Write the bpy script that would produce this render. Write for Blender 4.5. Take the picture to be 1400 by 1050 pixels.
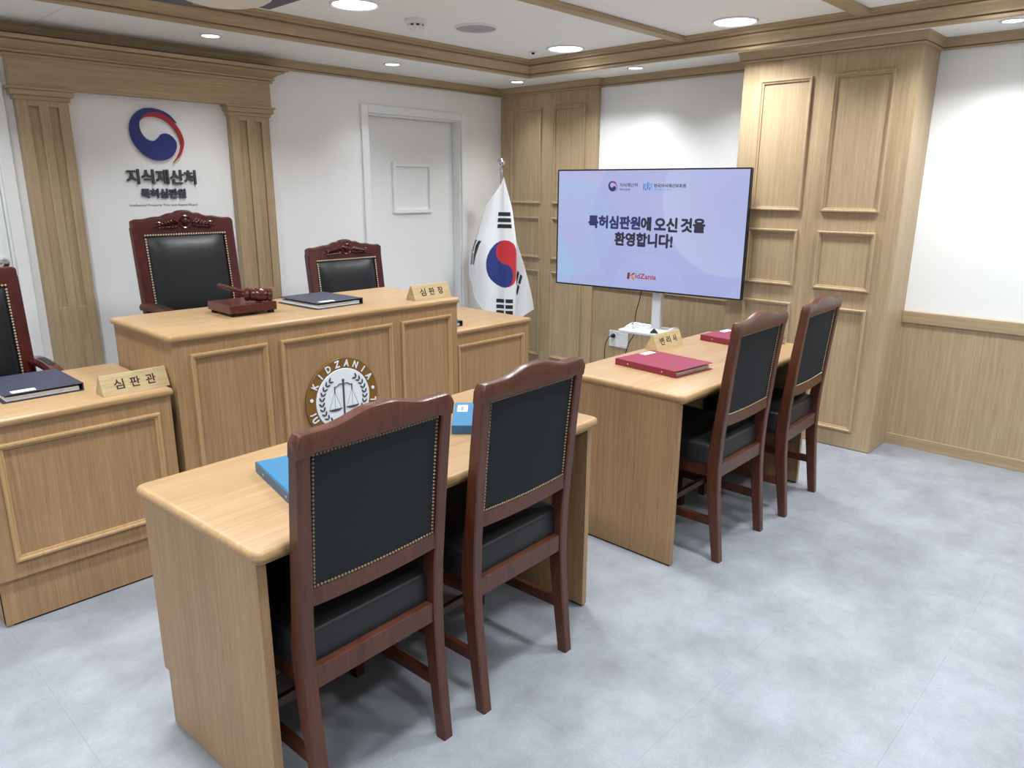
import bpy, bmesh, math, random
from mathutils import Vector, Matrix, Euler
random.seed(7)
PI = math.pi
scene = bpy.context.scene
COL = scene.collection
for o in list(bpy.data.objects): bpy.data.objects.remove(o)

# ------------------------------------------------------------------ camera
cam = bpy.data.cameras.new('camera'); cam.sensor_fit = 'HORIZONTAL'; cam.sensor_width = 36.0
cam.lens = 36.0 * 1012.38 / 1400.0; cam.clip_start = 0.05
camo = bpy.data.objects.new('camera', cam); COL.objects.link(camo)
yaw, pitch, roll = map(math.radians, (46.56679, 14.83801, 0.27712))
fwd = Vector((math.sin(yaw)*math.cos(pitch), math.cos(yaw)*math.cos(pitch), -math.sin(pitch)))
rgt = Vector((math.cos(yaw), -math.sin(yaw), 0)); upv = rgt.cross(fwd)
r2 = rgt*math.cos(roll) + upv*math.sin(roll); u2 = -rgt*math.sin(roll) + upv*math.cos(roll)
m = Matrix((r2, u2, -fwd)).transposed().to_4x4(); m.translation = Vector((0, 0, 1.55))
camo.matrix_world = m
scene.camera = camo

# ------------------------------------------------------------------ world, exposure
world = bpy.data.worlds.new('world'); scene.world = world; world.use_nodes = True
world.node_tree.nodes['Background'].inputs[0].default_value = (0.9, 0.95, 1, 1)
world.node_tree.nodes['Background'].inputs[1].default_value = 0.0
vs = scene.view_settings
vs.view_transform = 'Standard'; vs.look = 'None'; vs.gamma = 1.0; vs.use_curve_mapping = False
vs.exposure = 0.14
EXPO = vs.exposure
TRAY_W = 13.6      # watts of each large round lamp of the tray ceiling
SPOT_W = 12.5      # watts of each small soffit downlight

# ------------------------------------------------------------------ helpers: materials
def lin(c):
    c /= 255.0
    return c/12.92 if c <= 0.04045 else ((c+0.055)/1.055)**2.4
def rgb(r, g, b): return (lin(r), lin(g), lin(b), 1.0)

def plain(name, col, rough=0.5, spec=0.5, metal=0.0, noise=0.0, nscale=40, bump=0.0, coat=0.0):
    m = bpy.data.materials.new(name); m.use_nodes = True
    nt = m.node_tree; b = nt.nodes['Principled BSDF']
    b.inputs['Base Color'].default_value = col; b.inputs['Roughness'].default_value = rough
    b.inputs['Specular IOR Level'].default_value = spec; b.inputs['Metallic'].default_value = metal
    if coat: b.inputs['Coat Weight'].default_value = coat; b.inputs['Coat Roughness'].default_value = 0.15
    if noise or bump:
        tc = nt.nodes.new('ShaderNodeTexCoord'); n = nt.nodes.new('ShaderNodeTexNoise')
        n.inputs['Scale'].default_value = nscale; n.inputs['Detail'].default_value = 5
        nt.links.new(tc.outputs['Object'], n.inputs['Vector'])
        if noise:
            mx = nt.nodes.new('ShaderNodeMix'); mx.data_type = 'RGBA'
            mx.inputs['A'].default_value = tuple(c*(1-noise) for c in col[:3])+(1,)
            mx.inputs['B'].default_value = tuple(min(1, c*(1+noise)) for c in col[:3])+(1,)
            nt.links.new(n.outputs['Fac'], mx.inputs['Factor']); nt.links.new(mx.outputs['Result'], b.inputs['Base Color'])
        if bump:
            bp = nt.nodes.new('ShaderNodeBump'); bp.inputs['Strength'].default_value = bump; bp.inputs['Distance'].default_value = 0.002
            nt.links.new(n.outputs['Fac'], bp.inputs['Height']); nt.links.new(bp.outputs['Normal'], b.inputs['Normal'])
    return m

def wood(name, dark, light, axis, rough=0.45, cross=75, along=1.6, fine=0.5, spec=0.4, coat=0.0):
    """veneer with long straight grain along one axis (0,1,2)"""
    m = bpy.data.materials.new(name); m.use_nodes = True
    nt = m.node_tree; b = nt.nodes['Principled BSDF']
    tc = nt.nodes.new('ShaderNodeTexCoord')
    def layer(cr, al, detail, dist):
        mp = nt.nodes.new('ShaderNodeMapping'); s = [cr, cr, cr]; s[axis] = al
        mp.inputs['Scale'].default_value = s
        n = nt.nodes.new('ShaderNodeTexNoise'); n.inputs['Scale'].default_value = 1.0
        n.inputs['Detail'].default_value = detail; n.inputs['Roughness'].default_value = 0.6; n.inputs['Distortion'].default_value = dist
        nt.links.new(tc.outputs['Object'], mp.inputs['Vector']); nt.links.new(mp.outputs['Vector'], n.inputs['Vector'])
        return n
    a = layer(cross, along, 3, 0.3); c = layer(cross*4.5, along*5, 2, 0.0); d = layer(cross*0.12, along*0.6, 2, 0.5)
    def math_(op, x, y):
        q = nt.nodes.new('ShaderNodeMath'); q.operation = op
        for i, v in enumerate((x, y)):
            if isinstance(v, (int, float)): q.inputs[i].default_value = v
            else: nt.links.new(v, q.inputs[i])
        return q.outputs[0]
    s = math_('ADD', math_('MULTIPLY', a.outputs['Fac'], 0.5), math_('MULTIPLY', c.outputs['Fac'], fine))
    s = math_('ADD', s, math_('MULTIPLY', d.outputs['Fac'], 0.32))
    rp = nt.nodes.new('ShaderNodeMapRange'); rp.inputs['From Min'].default_value = 0.42; rp.inputs['From Max'].default_value = 0.90
    nt.links.new(s, rp.inputs['Value'])
    mx = nt.nodes.new('ShaderNodeMix'); mx.data_type = 'RGBA'
    mx.inputs['A'].default_value = dark; mx.inputs['B'].default_value = light
    nt.links.new(rp.outputs['Result'], mx.inputs['Factor']); nt.links.new(mx.outputs['Result'], b.inputs['Base Color'])
    b.inputs['Roughness'].default_value = rough; b.inputs['Specular IOR Level'].default_value = spec
    if coat: b.inputs['Coat Weight'].default_value = coat; b.inputs['Coat Roughness'].default_value = 0.2
    bp = nt.nodes.new('ShaderNodeBump'); bp.inputs['Strength'].default_value = 0.12; bp.inputs['Distance'].default_value = 0.001
    nt.links.new(c.outputs['Fac'], bp.inputs['Height']); nt.links.new(bp.outputs['Normal'], b.inputs['Normal'])
    return m

def emit(name, col, strength):
    m = bpy.data.materials.new(name); m.use_nodes = True
    b = m.node_tree.nodes['Principled BSDF']
    b.inputs['Base Color'].default_value = (0.02, 0.02, 0.02, 1); b.inputs['Roughness'].default_value = 0.4
    b.inputs['Emission Color'].default_value = col; b.inputs['Emission Strength'].default_value = strength
    return m

M = {}
PD, PL = rgb(157, 134, 103), rgb(196, 174, 141)          # pale oak of the wall joinery
M['oak_v'] = wood('oak veneer vertical', PD, PL, 2)
M['oak_x'] = wood('oak veneer along x', PD, PL, 0)
M['oak_y'] = wood('oak veneer along y', PD, PL, 1)
DD, DL = rgb(134, 105, 74), rgb(176, 143, 106)           # warmer oak of the desks
M['desk_v'] = wood('desk oak vertical', DD, DL, 2)
M['desk_x'] = wood('desk oak along x', rgb(146, 117, 83), rgb(180, 149, 111), 0, rough=0.4)
M['desk_edge'] = wood('desk oak solid edging', rgb(138, 108, 72), rgb(186, 153, 110), 0, rough=0.35)
M['moulding'] = wood('desk moulding oak', rgb(158, 126, 86), rgb(192, 160, 117), 2, rough=0.4)
M['plate'] = wood('name plate ash', rgb(166, 144, 104), rgb(206, 186, 146), 0, cross=40, along=2.5)
M['mahogany'] = wood('brown mahogany', rgb(60, 30, 20), rgb(95, 53, 38), 2, rough=0.36, cross=35, coat=0.2)
M['rosewood'] = wood('red mahogany', rgb(58, 17, 16), rgb(88, 32, 27), 2, rough=0.25, cross=35, coat=0.35)
M['leather'] = plain('black leather', rgb(24, 26, 30), 0.42, 0.5, bump=0.25, nscale=300)
M['backcloth'] = plain('black back cloth', rgb(30, 33, 37), 0.75, 0.25, noise=0.15, nscale=400)
M['nail'] = plain('antique brass nails', rgb(150, 132, 105), 0.35, metal=0.85)
M['nail_bright'] = plain('bright brass nails', rgb(238, 224, 196), 0.3, metal=0.6)
M['wall'] = plain('white wall paint', rgb(246, 247, 247), 0.6, 0.3, noise=0.012, nscale=3)
M['ceil'] = plain('ceiling paint', rgb(244, 246, 243), 0.75, 0.2, noise=0.012, nscale=3)
M['white'] = plain('white lacquer', rgb(243, 245, 246), 0.4, 0.4)
M['plastic'] = plain('white plastic', rgb(230, 232, 235), 0.35, 0.5)
M['black'] = plain('black plastic', rgb(18, 18, 20), 0.4)
M['dark'] = plain('dark recess', rgb(26, 22, 20), 0.8)
M['grey'] = plain('speaker grille grey', rgb(165, 166, 167), 0.6, noise=0.2, nscale=500)
M['chrome'] = plain('chrome', rgb(220, 222, 225), 0.12, metal=1.0)
M['paper'] = plain('paper', rgb(235, 238, 240), 0.7)
M['ink'] = plain('grey print', rgb(120, 130, 150), 0.7)
M['navy'] = plain('navy binder', rgb(44, 46, 66), 0.45, noise=0.05, nscale=200)
M['blue'] = plain('blue binder', rgb(52, 112, 150), 0.4)
M['blue_dk'] = plain('blue binder spine', rgb(44, 92, 126), 0.4)
M['maroon'] = plain('maroon binder', rgb(132, 38, 58), 0.4)
M['charcoal'] = plain('charcoal panel', rgb(62, 63, 70), 0.5)
M['cream'] = plain('cream bowl', rgb(216, 208, 192), 0.5)
M['logo_blue'] = plain('sign blue', rgb(38, 48, 122), 0.4)
M['logo_red'] = plain('sign red', rgb(176, 34, 46), 0.4)
M['sign_txt'] = plain('sign lettering charcoal', rgb(66, 68, 80), 0.5)
M['burn'] = plain('burnt lettering', rgb(44, 26, 18), 0.7)
M['bronze'] = plain('bronze ring', rgb(122, 88, 38), 0.4, 0.5, noise=0.06, nscale=20)
M['emb_white'] = plain('plaque white', rgb(226, 234, 242), 0.4)
M['emb_dark'] = plain('plaque relief grey', rgb(78, 74, 76), 0.5)

def floor_mat():
    m = bpy.data.materials.new('grey vinyl tile'); m.use_nodes = True
    nt = m.node_tree; b = nt.nodes['Principled BSDF']
    tc = nt.nodes.new('ShaderNodeTexCoord'); oi = nt.nodes.new('ShaderNodeObjectInfo')
    geo = nt.nodes.new('ShaderNodeNewGeometry')
    off = nt.nodes.new('ShaderNodeVectorMath'); off.operation = 'MULTIPLY_ADD'
    cmb = nt.nodes.new('ShaderNodeCombineXYZ')
    for i in range(3): nt.links.new(oi.outputs['Random'], cmb.inputs[i])
    nt.links.new(cmb.outputs[0], off.inputs[0]); off.inputs[1].default_value = (0.0, 0.0, 0.0)
    nt.links.new(geo.outputs['Position'], off.inputs[2])
    def nz(scale, det, rg=0.6):
        n = nt.nodes.new('ShaderNodeTexNoise'); n.inputs['Scale'].default_value = scale
        n.inputs['Detail'].default_value = det; n.inputs['Roughness'].default_value = rg
        nt.links.new(off.outputs[0], n.inputs['Vector']); return n
    a, c = nz(4.2, 9, 0.68), nz(150, 3)
    r = nt.nodes.new('ShaderNodeMapRange'); r.inputs['From Min'].default_value = 0.27; r.inputs['From Max'].default_value = 0.73
    ad = nt.nodes.new('ShaderNodeMath'); ad.operation = 'MULTIPLY_ADD'; ad.inputs[1].default_value = 0.30
    sb = nt.nodes.new('ShaderNodeMath'); sb.operation = 'SUBTRACT'; sb.inputs[1].default_value = 0.15
    nt.links.new(c.outputs['Fac'], ad.inputs[0]); nt.links.new(a.outputs['Fac'], ad.inputs[2])
    nt.links.new(ad.outputs[0], sb.inputs[0]); nt.links.new(sb.outputs[0], r.inputs['Value'])
    mx = nt.nodes.new('ShaderNodeMix'); mx.data_type = 'RGBA'
    mx.inputs['A'].default_value = rgb(126, 129, 136); mx.inputs['B'].default_value = rgb(158, 163, 171)
    nt.links.new(r.outputs['Result'], mx.inputs['Factor']); nt.links.new(mx.outputs['Result'], b.inputs['Base Color'])
    b.inputs['Roughness'].default_value = 0.42; b.inputs['Specular IOR Level'].default_value = 0.35
    return m
M['floor'] = floor_mat()
M['grout'] = plain('tile joint', rgb(165, 169, 178), 0.8)

# ------------------------------------------------------------------ helpers: objects
def tag(o, label=None, cat=None, group=None, kind=None):
    if label: o['label'] = label
    if cat: o['category'] = cat
    if group: o['group'] = group
    if kind: o['kind'] = kind
    return o
def empty(name, loc=(0, 0, 0), rz=0.0):
    o = bpy.data.objects.new(name, None); o.empty_display_size = 0.1
    o.location = loc; o.rotation_euler = (0, 0, rz); COL.objects.link(o); return o
def thing(name, label, cat, loc=(0, 0, 0), rz=0.0, group=None):
    return tag(empty(name, loc, rz), label, cat, group)
def mesh_obj(name, me, mat, parent=None):
    if mat is not None and not me.materials: me.materials.append(M[mat] if isinstance(mat, str) else mat)
    o = bpy.data.objects.new(name, me); COL.objects.link(o)
    if parent: o.parent = parent
    return o
def obj(name, bm, mat, parent=None, smooth=False, loc=None, rot=None):
    bmesh.ops.recalc_face_normals(bm, faces=bm.faces)
    me = bpy.data.meshes.new(name); bm.to_mesh(me); bm.free()
    if smooth:
        for p in me.polygons: p.use_smooth = True
        try: me.set_sharp_from_angle(angle=math.radians(40))
        except Exception: pass
    o = mesh_obj(name, me, mat, parent)
    if loc: o.location = loc
    if rot: o.rotation_euler = rot
    return o
def copy_tree(o, parent=None):
    c = o.copy(); COL.objects.link(c); c.parent = parent
    for ch in list(o.children): copy_tree(ch, c)
    return c
def box(bm, x0, x1, y0, y1, z0, z1, bev=0.0, seg=2):
    vs_ = [bm.verts.new(p) for p in ((x0,y0,z0),(x1,y0,z0),(x1,y1,z0),(x0,y1,z0),(x0,y0,z1),(x1,y0,z1),(x1,y1,z1),(x0,y1,z1))]
    fs = [bm.faces.new([vs_[i] for i in f]) for f in ((3,2,1,0),(4,5,6,7),(0,1,5,4),(1,2,6,5),(2,3,7,6),(3,0,4,7))]
    if bev:
        ed = list({e for f in fs for e in f.edges})
        bmesh.ops.bevel(bm, geom=ed, offset=bev, segments=seg, profile=0.5, affect='EDGES')
def B(*a, **k):
    bm = bmesh.new(); box(bm, *a, **k); return bm
def rings(bm, rs, closed=True, caps=True, loop=False):
    vv = [[bm.verts.new(p) for p in r] for r in rs]
    n = len(rs[0]); pairs = list(zip(vv[:-1], vv[1:]))
    if loop: pairs.append((vv[-1], vv[0]))
    for a, b_ in pairs:
        for i in range(n if closed else n-1):
            j = (i+1) % n
            try: bm.faces.new((a[i], a[j], b_[j], b_[i]))
            except ValueError: pass
    if caps and not loop:
        try: bm.faces.new(list(reversed(vv[0])))
        except ValueError: pass
        try: bm.faces.new(vv[-1])
        except ValueError: pass
    return vv
def lathe(bm, prof, n=24, mat=None, caps=True):
    rs = [[Vector((r*math.cos(2*PI*k/n), r*math.sin(2*PI*k/n), z)) for k in range(n)] for r, z in prof]
    if mat: rs = [[mat @ p for p in r] for r in rs]
    rings(bm, rs, caps=caps)
def frame_of(d):
    d = d.normalized(); a = Vector((0, 0, 1)) if abs(d.z) < 0.9 else Vector((1, 0, 0))
    x = d.cross(a).normalized(); return x, x.cross(d).normalized()
def tube(bm, pts, r, n=8):
    pts = [Vector(p) for p in pts]; rs = []; 
    rad = r if isinstance(r, (list, tuple)) else [r]*len(pts)
    x = None
    for i, p in enumerate(pts):
        d = (pts[min(i+1, len(pts)-1)] - pts[max(i-1, 0)]).normalized()
        if x is None: x, y = frame_of(d)
        else:
            x = (x - d*x.dot(d)).normalized()
        y = d.cross(x)
        rs.append([p + (x*math.cos(2*PI*k/n) + y*math.sin(2*PI*k/n))*rad[i] for k in range(n)])
    rings(bm, rs)
def smooth_pts(ps, k=8, closed=False):
    ps = [Vector(p) for p in ps]; out = []; n = len(ps)
    rng = range(n if closed else n-1)
    for i in rng:
        g = (lambda j: ps[j % n]) if closed else (lambda j: ps[max(0, min(n-1, j))])
        p0, p1, p2, p3 = g(i-1), g(i), g(i+1), g(i+2)
        for s in range(k):
            t = s/k
            out.append(0.5*((2*p1) + (p2-p0)*t + (2*p0-5*p1+4*p2-p3)*t*t + (3*p1-p0-3*p2+p3)*t**3))
    if not closed: out.append(ps[-1])
    return out
def rrect(x0, x1, y0, y1, r, z, seg=5):
    out = []
    for cx, cy, a0 in ((x1-r, y1-r, 0), (x0+r, y1-r, 90), (x0+r, y0+r, 180), (x1-r, y0+r, 270)):
        for k in range(seg+1):
            a = math.radians(a0 + 90*k/seg); out.append(Vector((cx+r*math.cos(a), cy+r*math.sin(a), z)))
    return out
def slab(bm, x0, x1, y0, y1, r, layers):
    """stack of rounded rectangles: layers of (z, inset)"""
    rings(bm, [rrect(x0+i, x1-i, y0+i, y1-i, max(r-i, 0.002), z) for z, i in layers])
def prism(bm, poly, axis, a, b_):
    """2D polygon extruded along an axis: axis 'y' poly=(x,z); 'x' poly=(y,z); 'z' poly=(x,y)"""
    def P(p, t):
        return Vector((p[0], t, p[1])) if axis == 'y' else Vector((t, p[0], p[1])) if axis == 'x' else Vector((p[0], p[1], t))
    rings(bm, [[P(p, a) for p in poly], [P(p, b_) for p in poly]])
def bevel_all(bm, off, seg=2, ang=30):
    ed = [e for e in bm.edges if len(e.link_faces) == 2 and e.calc_face_angle(0) > math.radians(ang)]
    bmesh.ops.bevel(bm, geom=ed, offset=off, segments=seg, profile=0.5, affect='EDGES', clamp_overlap=True)
def panel_frame(bm, o, u, v, n, w, h, prof):
    """raised rectangular moulding: prof = (inset, height) rings"""
    o, u, v, n = map(Vector, (o, u, v, n)); rs = []
    for i, d in prof:
        rs.append([o+u*i+v*i+n*d, o+u*(w-i)+v*i+n*d, o+u*(w-i)+v*(h-i)+n*d, o+u*i+v*(h-i)+n*d])
    rings(bm, rs, caps=False)
def sweep(bm, path, prof, closed=False):
    """profile (offset to the left of travel, z) swept with mitred corners along a plan path"""
    n = len(path); rs = []; P = [Vector((x, y)) for x, y in path]
    for i in range(n):
        if closed or 0 < i < n-1:
            d1 = (P[i]-P[i-1]).normalized(); d2 = (P[(i+1) % n]-P[i]).normalized()
        elif i == 0: d1 = d2 = (P[1]-P[0]).normalized()
        else: d1 = d2 = (P[i]-P[i-1]).normalized()
        n1 = Vector((-d1.y, d1.x)); n2 = Vector((-d2.y, d2.x))
        mt = (n1+n2); mt = mt/max(mt.dot(n1), 1e-6)
        rs.append([Vector((P[i].x+mt.x*o_, P[i].y+mt.y*o_, z)) for o_, z in prof])
    rings(bm, rs, loop=closed)
_dg = None
def text_mesh(body, w=None, h=None, extrude=0.001, bold=0.0, size=1.0):
    """flat lettering centred on its bounding box in local XY, z out; bold = stroke growth (m)"""
    c = bpy.data.curves.new('lettering', 'FONT'); c.body = body; c.size = size; c.resolution_u = 3
    o = bpy.data.objects.new('lettering', c); COL.objects.link(o)
    dg = bpy.context.evaluated_depsgraph_get(); dg.update()
    me = bpy.data.meshes.new_from_object(o.evaluated_get(dg))
    bpy.data.objects.remove(o); bpy.data.curves.remove(c)
    vs_ = [v.co.copy() for v in me.vertices]; fs = [tuple(p.vertices) for p in me.polygons]
    bpy.data.meshes.remove(me)
    x0, x1 = min(v.x for v in vs_), max(v.x for v in vs_); y0, y1 = min(v.y for v in vs_), max(v.y for v in vs_)
    sy = h/(y1-y0) if h else None; sx = w/(x1-x0) if w else None
    sx = sx or sy or 1; sy = sy or sx
    base = [Vector(((v.x-(x0+x1)/2)*sx, (v.y-(y0+y1)/2)*sy, 0)) for v in vs_]
    bm = bmesh.new()
    offs = [(0, 0)] + ([(bold*math.cos(k*PI/4), bold*math.sin(k*PI/4)) for k in range(8)] if bold else [])
    for k, (dx, dy) in enumerate(offs):
        top = extrude - k*1e-5
        vv = [bm.verts.new((p.x+dx, p.y+dy, 0)) for p in base]
        ff = []
        for f in fs:
            try: ff.append(bm.faces.new([vv[i] for i in f]))
            except ValueError: pass
        ex = bmesh.ops.extrude_face_region(bm, geom=ff)
        for g in ex['geom']:
            if isinstance(g, bmesh.types.BMVert): g.co.z = top
    return bm
def flat_poly(bm, pts, z0, z1):
    rings(bm, [[Vector((p[0], p[1], z0)) for p in pts], [Vector((p[0], p[1], z1)) for p in pts]])
UP = (PI/2, 0, 0)         # lays local XY lettering on a wall that faces -y

# ================================================================== SETTING
XW, YB, ZC, ZT, ZCR = 4.881, 4.73, 2.360, 2.466, 2.297
XL, YF = -2.4, -2.2
# floor of square vinyl tiles
fl = obj('floor', B(XL-.1, XW+.1, YF-.1, YB+.15, -0.06, -0.0015), 'grout'); tag(fl, kind='structure')
T = 0.4933
tile_me = None
def tile_mesh():
    bm = bmesh.new(); g = 0.0001
    vs0 = [(g, g), (T-g, g), (T-g, T-g), (g, T-g)]; b_ = 0.0003
    rings(bm, [[Vector((x, y, -0.003)) for x, y in vs0], [Vector((x, y, -0.0002)) for x, y in vs0],
               [Vector((min(max(x, g+b_), T-g-b_), min(max(y, g+b_), T-g-b_), 0)) for x, y in vs0]])
    bmesh.ops.recalc_face_normals(bm, faces=bm.faces)
    me = bpy.data.meshes.new('floor_tile'); bm.to_mesh(me); bm.free(); me.materials.append(M['floor']); return me
tile_me = tile_mesh()
i0 = math.floor((XL-0.465)/T); i1 = math.ceil((XW-0.465)/T); j0 = math.floor((YF-0.935)/T); j1 = math.ceil((YB-0.935)/T)
for i in range(i0, i1):
    for j in range(j0, j1):
        o = mesh_obj('floor_tile', tile_me, None, fl); o.location = (0.465+i*T, 0.935+j*T, 0)

# walls: the back wall has two door openings
bm = bmesh.new()
for x0, x1, z0, z1 in ((XL-.1, .17, 0, 2.6), (.17, 1.085, 2.077, 2.6), (1.085, 3.432, 0, 2.6), (3.432, 4.36, 2.077, 2.6), (4.36, XW+.1, 0, 2.6)):
    box(bm, x0, x1, YB, YB+.14, z0, z1)
tag(obj('wall_back', bm, 'wall'), kind='structure')
wr = tag(obj('wall_right', B(XW, XW+.1, YF-.1, YB+.14, 0, 2.6), 'wall'), kind='structure')
tag(obj('wall_left', B(XL-.1, XL, YF-.1, YB+.14, 0, 2.6), 'wall'), kind='structure')
tag(obj('wall_front', B(XL-.1, XW+.1, YF-.1, YF, 0, 2.6), 'wall'), kind='structure')
# oak wainscot, rail and skirting on the right wall
for a, b_ in ((YF, 1.342), (2.35, 3.69)):
    obj('wainscot_panel', B(XW-.012, XW, a, b_, 0.0, .80), 'oak_v', wr)
    bm = bmesh.new(); box(bm, XW-.026, XW-.001, a, b_, .773, .843, 0.003); obj('chair_rail', bm, 'oak_y', wr)
    bm = bmesh.new(); box(bm, XW-.024, XW-.002, a, b_, 0, .068, 0.002); tag(obj('baseboard_right', bm, 'oak_y'), kind='structure')
PROF_W = [(0, 0), (0.000, 0.016), (0.003, 0.019), (0.010, 0.019), (0.014, 0.012), (0.022, 0.010), (0.023, 0.0)]
def pier(name, xf, y0, y1, cols, label=None):
    p = empty(name, (0, 0, 0)); tag(p, kind='structure')
    obj('pier_body', B(xf, XW-.001, y0, y1, 0.004, ZC-.001), 'oak_v', p)
    for ya, yb in cols:
        for za, zb in ((1.422, 2.187), (.968, 1.310), (.112, .862)):
            bm = bmesh.new(); panel_frame(bm, (xf, yb, za), (0, -1, 0), (0, 0, 1), (-1, 0, 0), yb-ya, zb-za, PROF_W)
            obj('panel_moulding', bm, 'oak_v', p)
    return p
pier('wall_pier', 4.84, 3.69, YB-.001, ((4.255, 4.598), (3.797, 4.127)))
pier('wall_pier', 4.563, 1.342, 2.352, ((1.910, 2.230), (1.455, 1.787)))
def trim(name, bm):
    for f in bm.faces:
        e = max(f.edges, key=lambda q: q.calc_length()); d = e.verts[1].co-e.verts[0].co
        f.material_index = 0 if abs(d.x) > abs(d.y) else 1
    o = obj(name, bm, 'oak_x'); o.data.materials.append(M['oak_y']); return tag(o, kind='structure')
# crown moulding around the walls and piers
CP = [(0.0, ZCR), (0.018, ZCR), (0.020, ZCR+.009), (0.010, ZCR+.010), (0.010, ZCR+.014), (0.022, ZCR+.015), (0.028, ZC-.012), (0.032, ZC-.009), (0.032, ZC), (0.0, ZC)]
path = [(XW, YF+.001), (XW, 1.342), (4.563, 1.342), (4.563, 2.352), (XW, 2.352), (XW, 3.69), (4.84, 3.69), (4.84, YB), (XL+.001, YB)]
bm = bmesh.new(); sweep(bm, path, CP); trim('trim_1', bm)
# ceiling: raised tray, plasterboard soffit panels around it, oak moulding and strips
TX0, TX1, TY0, TY1 = -1.9, 4.440, -1.6, 4.045
ce = tag(obj('ceiling', B(XL, XW, YF, YB, ZT, ZT+.06), 'ceil'), kind='structure')
def soffit(x0, x1, y0, y1):
    g = 0.0012; obj('soffit_panel', B(x0+g, x1-g, y0+g, y1-g, ZC, ZT-.001), 'ceil', ce)
cuts = [XL, .17, 1.32, 2.44, 2.95, 4.1, XW]
for a, b_ in zip(cuts[:-1], cuts[1:]): soffit(a, b_, TY1, YB)
for a, b_ in ((-.6, TY1), (YF, -.6)): soffit(TX1, XW, a, b_)
soffit(XL, TX0, YF, TY1); soffit(TX0, TX1, YF, TY0)
TP = [(-0.012, ZC+.002), (-0.012, ZC-.010), (0.008, ZC-.010), (0.012, ZC-.004), (0.012, ZC+.008), (0.003, ZC+.009), (0.003, ZC+.014), (0.026, ZC+.015), (0.026, ZC+.026), (0.036, ZC+.046), (0.052, ZC+.058), (0.052, ZC+.066), (0.042, ZC+.067), (0.042, ZC+.073), (0.068, ZC+.074), (0.068, ZC+.088), (0.086, ZC+.089), (0.086, ZT), (-0.0, ZT)]
bm = bmesh.new(); sweep(bm, [(TX1, TY0), (TX1, TY1), (TX0, TY1), (TX0, TY0)], TP, closed=True)
trim('trim_2', bm)
for k, y in enumerate((2.697, 1.602, .507, -.588)):
    bm = bmesh.new(); box(bm, TX0+.06, TX1-.06, y-.037, y+.037, ZT-.028, ZT-.001, 0.004)
    tag(obj('trim_3', bm, 'oak_x'), kind='structure')

# doors
def door(name, xl, xr, fl_, fr_, win, rec=.088):
    d = tag(empty(name, ((xl+xr)/2, YB, 0)), kind='structure'); cx = (xl+xr)/2
    bm = bmesh.new(); t = .022
    box(bm, fl_-cx, xl-cx, -t, .0, 0, 2.133, .003); box(bm, xr-cx, fr_-cx, -t, .0, 0, 2.133, .003); box(bm, xl-cx, xr-cx, -t, 0, 2.077, 2.133, .003)
    obj('door_frame', bm, 'white', d)
    bm = bmesh.new(); box(bm, xl-cx+.001, xl-cx+.012, 0, .139, 0, 2.076); box(bm, xr-cx-.012, xr-cx-.001, 0, .139, 0, 2.076); box(bm, xl-cx+.012, xr-cx-.012, 0, .139, 2.064, 2.076)
    obj('door_jamb', bm, 'white', d)
    leaf = obj('door_leaf', B(xl-cx+.016, xr-cx-.014, rec, rec+.042, .006, 2.062, bev=.002), 'white', d)
    if win:
        a, b_, z0, z1 = win
        bm = bmesh.new(); panel_frame(bm, (a-cx, .088, z0), (1, 0, 0), (0, 0, 1), (0, -1, 0), b_-a, z1-z0, [(0, 0), (0, .022), (.026, .022), (.028, .016), (.03, 0)])
        obj('window_frame', bm, 'white', leaf)
    return d, cx
W_ = 4.818/4.73
door('door_1', 3.432, 4.36, 3.372, 4.415, (3.644*W_, 4.030*W_, 1.352, 1.737))
d2, cx2 = door('door_2', .17, 1.085, .11, 1.146, None, .02)
bm = bmesh.new(); lathe(bm, [(0.03, 0), (0.03, .008), (0.012, .012), (0.012, .04), (0.026, .05), (0.03, .065), (0.022, .08), (0, .083)], 16, Matrix.Translation((1.02-cx2, .02, 1.15)) @ Matrix.Rotation(PI/2, 4, 'X'))
obj('door_knob', bm, 'chrome', d2, True)

# wooden portico framing the sign: two fluted pilasters, frieze and cornice
po = tag(empty('wall_portico', (1.9, YB, 0)), kind='structure'); PX = 1.9
def pil(x0, x1):
    p = empty('pilaster', (0, 0, 0)); p.parent = po
    a, b_ = x0-PX, x1-PX; w = b_-a; d = -.055
    obj('back_board', B(a, b_, d+.018, 0, .004, 1.985), 'oak_v', p)
    xs = [0, .22, .41, .60, .79, 1.0]; zt, zb = 1.955, .885
    for k in (0, 2, 4): obj('fillet', B(a+w*xs[k], a+w*xs[k+1], d, d+.018, .004, 1.985, bev=.0015), 'oak_v', p)
    for k in (1, 3):
        obj('flute_stop', B(a+w*xs[k], a+w*xs[k+1], d, d+.018, zt, 1.985), 'oak_v', p)
        obj('flute_stop', B(a+w*xs[k], a+w*xs[k+1], d, d+.018, .004, zb), 'oak_v', p)
    bm = bmesh.new()
    for z0, z1, e in ((1.985, 2.006, .010), (2.006, 2.034, .024), (2.034, 2.046, .034)):
        box(bm, a-e, b_+e, d-e, 0, z0, z1, .002)
    obj('capital', bm, 'oak_x', p)
pil(1.190, 1.437); pil(2.352, 2.618)
fy = -.066
obj('frieze', B(1.172-PX, 2.634-PX, fy, 0, 2.046, 2.212), 'oak_x', po)
bm = bmesh.new()
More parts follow.
